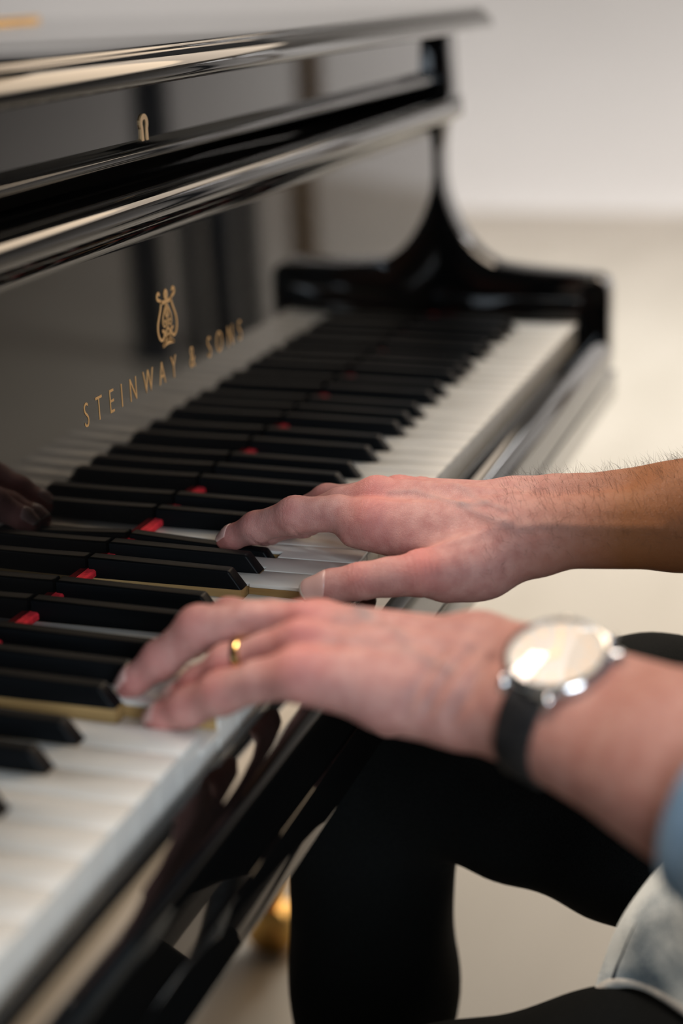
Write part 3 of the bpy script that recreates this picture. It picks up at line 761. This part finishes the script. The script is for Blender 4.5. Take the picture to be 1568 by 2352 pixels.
# head hair, eyes
P, org = grid((350, -520, 430), (550, -270, 640), 6.0)
f = Field(P); hd = f.group([('e', (450, -405, 500), I3, (85, 104, 120))], 5)
cut = np.maximum(hd, -(P[..., 1] + 330 + .9 * (P[..., 2] - 560)) * -1)
cut = np.maximum(hd, P[..., 1] - (-345 + .55 * (P[..., 2] - 520)))
cut = np.maximum(cut, 455 - P[..., 2])
V, F = surface_nets(cut, org, 6.0); link('head_hair', np_mesh(smooth(V, F, 3), F), HAIRH, person, True)
EYE = mat('eye_white', (.75, .72, .7), .2)
for s in (-1, 1):
    link('eye', lathe_mesh([(0, -11)] + [(11 * math.cos(t), 11 * math.sin(t)) for t in np.linspace(-1.4, 1.4, 9)] + [(0, 11)], (450 + s * 31, -308, 490), (0, 1, 0), 16), EYE, person)

# ------------------------------------------------------------------ clothes
def cloth(name, prims, lo, hi, h, k, cuts, m, it=4):
    P, org = grid(lo, hi, h); D = Field(P).group(prims, k)
    for c in cuts: D = np.maximum(D, c(P))
    V, F = surface_nets(D, org, h); V = smooth(V, F, it, .5)
    return V, F
# trousers: both legs and the seat
TR = [('e', (460, -460, -190), I3, (170, 128, 90)), ('c', HIPL, (360, -190, -249), 94, 82), ('c', (360, -190, -249), KNL, 82, 62), ('c', HIPR, (596, -165, -158), 94, 90), ('c', (596, -165, -158), (606, -14, -169), 90, 56), ('c', (606, -14, -169), (604, 18, -186), 56, 56),
      ('c', (604, 24, -192), (600, 24, -330), 56, 57), ('c', (600, 24, -330), ANKR, 57, 48), ('c', KNL, (304, 20, -340), 66, 60), ('c', (304, 20, -340), ANKL, 60, 48)]
V, F = cloth('trousers', TR, (200, -620, -680), (730, 110, -20), 7.0, 11, [], TROUSER)
V[:, 2] = np.where((V[:, 2] < -258) & (V[:, 1] < -340), -258, V[:, 2])
N = vnormals(V, F)
V = V + N * (1.6 * np.sin(V[:, 1] * .09 + V[:, 2] * .05) * np.sin(V[:, 0] * .07))[:, None]
link('trousers', np_mesh(V, F), TROUSER, person)
for kx, an in ((300, ANKL), (600, ANKR)):
    P, org = grid((kx - 70, -60, FZ - 5), (kx + 70, 260, FZ + 130), 5.0)
    D = Field(P).group([('c', (an[0], 20, FZ + 45), (an[0], 40, FZ + 110), 42, 38), ('e', (an[0], 100, FZ + 26), I3, (44, 130, 34))], 24)
    D = np.maximum(D, FZ + 1 - P[..., 2]); V, F = surface_nets(D, org, 5.0)
    link('shoe', np_mesh(smooth(V, F, 2), F), LEATHER, person)
# shirt: trunk and upper sleeves, ending in rolled cuffs
SHT = [('e', (450, -462, -110), I3, (184, 138, 130)), ('e', (450, -464, 60), I3, (180, 122, 190)), ('e', (450, -464, 195), I3, (196, 114, 122)),
       ('c', SHL, (360, -462, 310), 72, 66), ('c', SHR, (540, -462, 310), 72, 66), ('c', SHL, ELL_, 66, 58), ('c', SHR, ELR, 66, 56), ('c', (450, -462, 300), (450, -450, 350), 72, 70),
       ('c', ELL_, (196, -276, 18), 58, 49), ('c', ELR, (590, -248, 31), 56, 46)]
V, F = cloth('shirt', SHT, (30, -650, -235), (760, -200, 372), 6.0, 26, [lambda P: P[..., 2] - 352, lambda P: -215 - P[..., 2]], DENIM)
N = vnormals(V, F); V = V + N * (2.2 * np.sin(V[:, 2] * .055 + 2 * np.sin(V[:, 0] * .02)) * np.sin(V[:, 1] * .04 + V[:, 0] * .03))[:, None]
shirt = link('shirt', np_mesh(V, F), DENIM_BLUE, person)
def cuff(a, b2, r0, r1, m, lump=1.2):
    """a rolled-up sleeve end: a fat ring of folded cloth around the arm from a to b"""
    a = np.asarray(a, float); b2 = np.asarray(b2, float); ax = b2 - a; L = np.linalg.norm(ax); ax /= L
    u = np.cross(ax, (0, 0, 1)); u /= np.linalg.norm(u); w = np.cross(u, ax)
    prof = [(0, -9), (-1.5, -3), (-2.2, 2), (-.5, 6), (4, 7), (L * .45, 6.2), (L * .5, 5.2), (L * .55, 6.6), (L - 3, 7), (L, 4), (L, -4)]
    n2 = 56; V = []; F = []
    for s, dr in prof:
        for k in range(n2):
            t = 2 * math.pi * k / n2; r = r0 + (r1 - r0) * s / L + dr + lump * math.sin(3 * t + s * .1) * math.sin(s * .3 + t)
            V.append(a + ax * s + (u * math.cos(t) + w * math.sin(t)) * r)
    for i in range(len(prof) - 1):
        for k in range(n2): F.append([i * n2 + k, i * n2 + (k + 1) % n2, (i + 1) * n2 + (k + 1) % n2, (i + 1) * n2 + k])
    return link('rolled_cuff', np_mesh(np.array(V), np.array(F)), m, shirt)
cuff((222, -243, 27), (190, -285, 19), 36, 42, DENIM_BLUE)
cuff((572, -214, 30.5), (596, -262, 31), 33, 38, DENIM_BLUE)
# the loose shirt tail hanging over the near thigh
def patch(name, rows, m, thick=1.6, sub=6, parent=None):
    """smooth sheet through a grid of control points, with thickness"""
    C0 = np.array(rows, float); 
    def cr(Pc, n):
        out = []; k = len(Pc); ext = np.concatenate([[2 * Pc[0] - Pc[1]], Pc, [2 * Pc[-1] - Pc[-2]]])
        for i in range(k - 1):
            p0, p1, p2, p3 = ext[i:i + 4]
            for s in range(n):
                t = s / n; out.append(.5 * ((2 * p1) + (-p0 + p2) * t + (2 * p0 - 5 * p1 + 4 * p2 - p3) * t * t + (-p0 + 3 * p1 - 3 * p2 + p3) * t ** 3))
        out.append(Pc[-1]); return np.array(out)
    A = np.array([cr(r, sub) for r in C0]); A = np.swapaxes(np.array([cr(A[:, j], sub) for j in range(A.shape[1])]), 0, 1)
    nu, nv = A.shape[0], A.shape[1]; G = A.reshape(-1, 3)
    F = np.array([[i * nv + j, i * nv + j + 1, (i + 1) * nv + j + 1, (i + 1) * nv + j] for i in range(nu - 1) for j in range(nv - 1)])
    N = vnormals(G, F); B = G - N * thick; k = len(G)
    bd = [j for j in range(nv)] + [i * nv + nv - 1 for i in range(1, nu)] + [(nu - 1) * nv + j for j in range(nv - 2, -1, -1)] + [i * nv for i in range(nu - 2, 0, -1)]
    F2 = np.concatenate([F, F[:, ::-1] + k, np.array([[b3, a3, a3 + k, b3 + k] for a3, b3 in zip(bd, bd[1:] + bd[:1])])])
    o = link(name, np_mesh(np.concatenate([G, B]), F2), m, parent or shirt, True, 60); return o, A
TAIL = [[(420.1, -201.5, -100.0), (381.5, -212.7, -92.0), (343.6, -228.5, -80.0), (303.4, -246.8, -65.0)], [(400.1, -177.0, -135.0), (375.9, -191.1, -121.0), (360.2, -209.2, -110.0), (328.4, -234.5, -95.0)], [(394.3, -166.7, -165.0), (382.0, -180.1, -150.0), (366.6, -197.1, -140.0), (339.8, -230.7, -128.0)], [(388.0, -163.7, -177.0), (384.9, -175.6, -165.0), (372.9, -194.6, -158.0), (333.7, -230.1, -150.0)]]
tail, A = patch('shirt_tail', TAIL, DENIM, 1.8, 8)
link('hem_edge', tube_mesh([tuple(p) for p in A[-1]], 3.4, 10), DENIM_EDGE, shirt)
link('front_edge', tube_mesh([tuple(p) for p in A[:, 0]], 1.5, 8), DENIM_EDGE, shirt)
sm = A[:, int(A.shape[1] * .26)]
link('seam', tube_mesh([tuple(p + np.array([-1.0, -.2, .6])) for p in sm[int(len(sm) * .25):-2]], 1.5, 8), DENIM_DARK, shirt)

# ------------------------------------------------------------------ wristwatch and ring
def unit(v): v = np.asarray(v, float); return v / np.linalg.norm(v)
def ring_on(H, c, ax, n, m=72, start=60):
    """points where rays from c, square to ax, leave the skin"""
    ax = unit(ax); n = unit(np.asarray(n, float) - ax * (np.asarray(n, float) @ ax)); s = np.cross(ax, n); out = []; dr = []
    ang = np.linspace(0, 2 * math.pi, m, endpoint=False)
    Q = np.array([n * math.cos(t) + s * math.sin(t) for t in ang]); t = np.full(m, float(start))
    for _ in range(30): t -= hand_field((np.asarray(c, float) + Q * t[:, None]).astype(np.float32), H) * .8
    return np.asarray(c, float), Q, t, ax, n, s
WC = (278, -167, 33); WAX = unit((-.42, -.86, -.10)); WN = unit((-.40, -.02, .92))
c, Q, t, ax, n, s = ring_on(LH, WC, WAX, WN)
n = unit(WN - ax * (WN @ ax))
CB = c + n * (t[0] + 1.0)                      # underside of the case
watch = thing('wristwatch', tuple(CB), 'round silver wristwatch with cream dial and black leather strap on left wrist', 'watch')
RC = 22.5
link('case', lathe_mesh([(0, 0), (16, 0), (18.5, 1.2), (RC, 3.2), (RC, 5.6), (RC - .6, 6.6), (RC - 1.4, 7.6), (RC - 2.6, 8.2), (RC - 2.9, 7.6), (RC - 2.9, 6.4), (0, 6.4)], CB, n, 64), STEEL, watch, True, 40)
link('dial', lathe_mesh([(0, 6.45), (RC - 2.9, 6.45), (RC - 2.9, 6.7), (0, 6.75)], CB, n, 48), mat('watch_dial', (.56, .475, .37), .4), watch, True, 40)
GL = mat('watch_crystal', (1, 1, 1), .0)
n_, l_, b_ = nt(GL); tr_ = n_.new('ShaderNodeBsdfTransparent'); gs_ = n_.new('ShaderNodeBsdfGlossy'); gs_.inputs['Roughness'].default_value = .02
lw_ = n_.new('ShaderNodeLayerWeight'); lw_.inputs[0].default_value = .5; mx_ = n_.new('ShaderNodeMixShader')
pw_ = n_.new('ShaderNodeMath'); pw_.operation = 'POWER'; pw_.inputs[1].default_value = 5; l_.new(lw_.outputs['Facing'], pw_.inputs[0])
ad_ = n_.new('ShaderNodeMath'); ad_.operation = 'MULTIPLY_ADD'; ad_.inputs[1].default_value = .9; ad_.inputs[2].default_value = .045; l_.new(pw_.outputs[0], ad_.inputs[0])
l_.new(ad_.outputs[0], mx_.inputs[0]); l_.new(tr_.outputs[0], mx_.inputs[1]); l_.new(gs_.outputs[0], mx_.inputs[2])
l_.new(mx_.outputs[0], n_['Material Output'].inputs['Surface'])
link('crystal', lathe_mesh([(0, 7.4), (RC - 3, 7.3), (RC - 2.7, 8.2), (14, 8.9), (9, 9.35), (4, 9.6), (0, 9.65)], CB, n, 48), GL, watch, True, 50)
e1 = unit(np.cross(ax, n)); e2 = -ax              # dial directions: e2 towards the hand
def bar(p, q, w, h0, h1):
    p = np.asarray(p); q = np.asarray(q); d = unit(q - p); sd = np.cross(n, d); bm = bmesh.new()
    vs = [[bm.verts.new(W(z + sd * sg * w + n * hh)) for sg in (-1, 1)] for z in (p, q) for hh in (h0, h1)]
    a, b3, c3, d3 = vs
    for f2 in ((a[0], a[1], b3[1], b3[0]), (c3[0], c3[1], d3[1], d3[0]), (a[0], b3[0], d3[0], c3[0]), (a[1], b3[1], d3[1], c3[1]), (a[0], a[1], c3[1], c3[0]), (b3[0], b3[1], d3[1], d3[0])): bm.faces.new(f2)
    return mesh_bm(bm)
for k in range(12):
    an = k * math.pi / 6; d = e2 * math.cos(an) + e1 * math.sin(an)
    link('hour_marker', bar(CB + d * 12.6, CB + d * 16.2, .45, 6.75, 7.05), GOLD, watch, False)
link('hour_hand', bar(CB - e2 * 1.5, CB + unit(e2 * .6 + e1 * .8) * 8.5, .6, 6.95, 7.1), GOLD, watch, False)
link('minute_hand', bar(CB - e1 * 1.5, CB + unit(e1 * -.9 + e2 * .45) * 13.5, .5, 7.15, 7.28), GOLD, watch, False)
link('hand_hub', lathe_mesh([(0, 6.7), (1.5, 6.7), (1.5, 7.3), (0, 7.35)], CB, n, 16), GOLD, watch, True, 40)
CRD = unit(ax * .86 - e1 * .5)
link('crown', lathe_mesh([(0, 0), (1.6, 0), (3.0, .8), (3.2, 3.6), (2.4, 4.6), (0, 4.8)], CB + n * 4.4 + CRD * (RC - .3), CRD, 20), STEEL, watch, True, 40)
# lugs: two at each end of the strap
for sd in (-1, 1):
    for e in (-1, 1):
        a = CB + e1 * sd * 18.0 + ax * e * 11.6 + n * 4.4; b3 = CB + e1 * sd * 24.5 + ax * e * 10.4 + n * .6
        link('lug', tube_mesh([tuple(a), tuple((a + b3) / 2 + n * .8), tuple(b3)], [2.2, 2.0, 1.5], 10), STEEL, watch)
# strap: hugs the wrist
V = []; F = []; m_ = len(t); half = 9.0; idxs = []
arcs = [k for k in range(m_)]
tt = np.convolve(np.concatenate([t[-6:], t, t[:6]]), np.ones(13) / 13, 'valid')
for k in arcs:
    base = c + Q[k] * (max(tt[k], t[k]) + .35)
    taper = half - 1.2 * (1 - math.cos(2 * math.pi * k / m_)) * .5
    for w2, r in ((-taper, 0), (-taper, 1.9), (-taper + 1.2, 2.5), (taper - 1.2, 2.5), (taper, 1.9), (taper, 0)):
        V.append(base + ax * w2 + Q[k] * r)
for i in range(m_):
    for j in range(6): F.append([i * 6 + j, i * 6 + (j + 1) % 6, ((i + 1) % m_) * 6 + (j + 1) % 6, ((i + 1) % m_) * 6 + j])
link('strap', np_mesh(np.array(V), np.array(F)), LEATHER, watch, True, 50)
kb = int(m_ * .5)
bp_ = c + Q[kb] * (tt[kb] + 3.6); bt = unit(np.cross(ax, Q[kb]))
link('buckle', tube_mesh([tuple(bp_ + ax * a + bt * b3) for a, b3 in ((-10, -5), (10, -5), (10, 5), (-10, 5))], 1.1, 8, closed=True), STEEL, watch)
# gold ring on the fourth finger
RGP = np.asarray(LH['fingers']['ring'][0]); rc_ = RGP[1] * .45 + RGP[2] * .55
RGX = unit(RGP[2] - RGP[1])
V = []; F = []; kk = 48; rr = 10.05
u = unit(np.cross(RGX, (0, 0, 1))); w = np.cross(u, RGX)
pr_ = [(-2.2, -.5), (-2.0, .5), (-1, .95), (1, .95), (2.0, .5), (2.2, -.5)]
for k in range(kk):
    a = 2 * math.pi * k / kk; d = u * math.cos(a) + w * math.sin(a)
    for sx, r in pr_: V.append(rc_ + RGX * sx + d * (rr + r))
for i in range(kk):
    for j in range(6): F.append([i * 6 + j, i * 6 + (j + 1) % 6, ((i + 1) % kk) * 6 + (j + 1) % 6, ((i + 1) % kk) * 6 + j])
ro = link('ring', np_mesh(np.array(V), np.array(F)), mat('ring_gold', (.85, .55, .2), .15, 1), None, True, 50)
ro['label'] = 'narrow gold ring worn on the left hand near the wristwatch'; ro['category'] = 'ring'
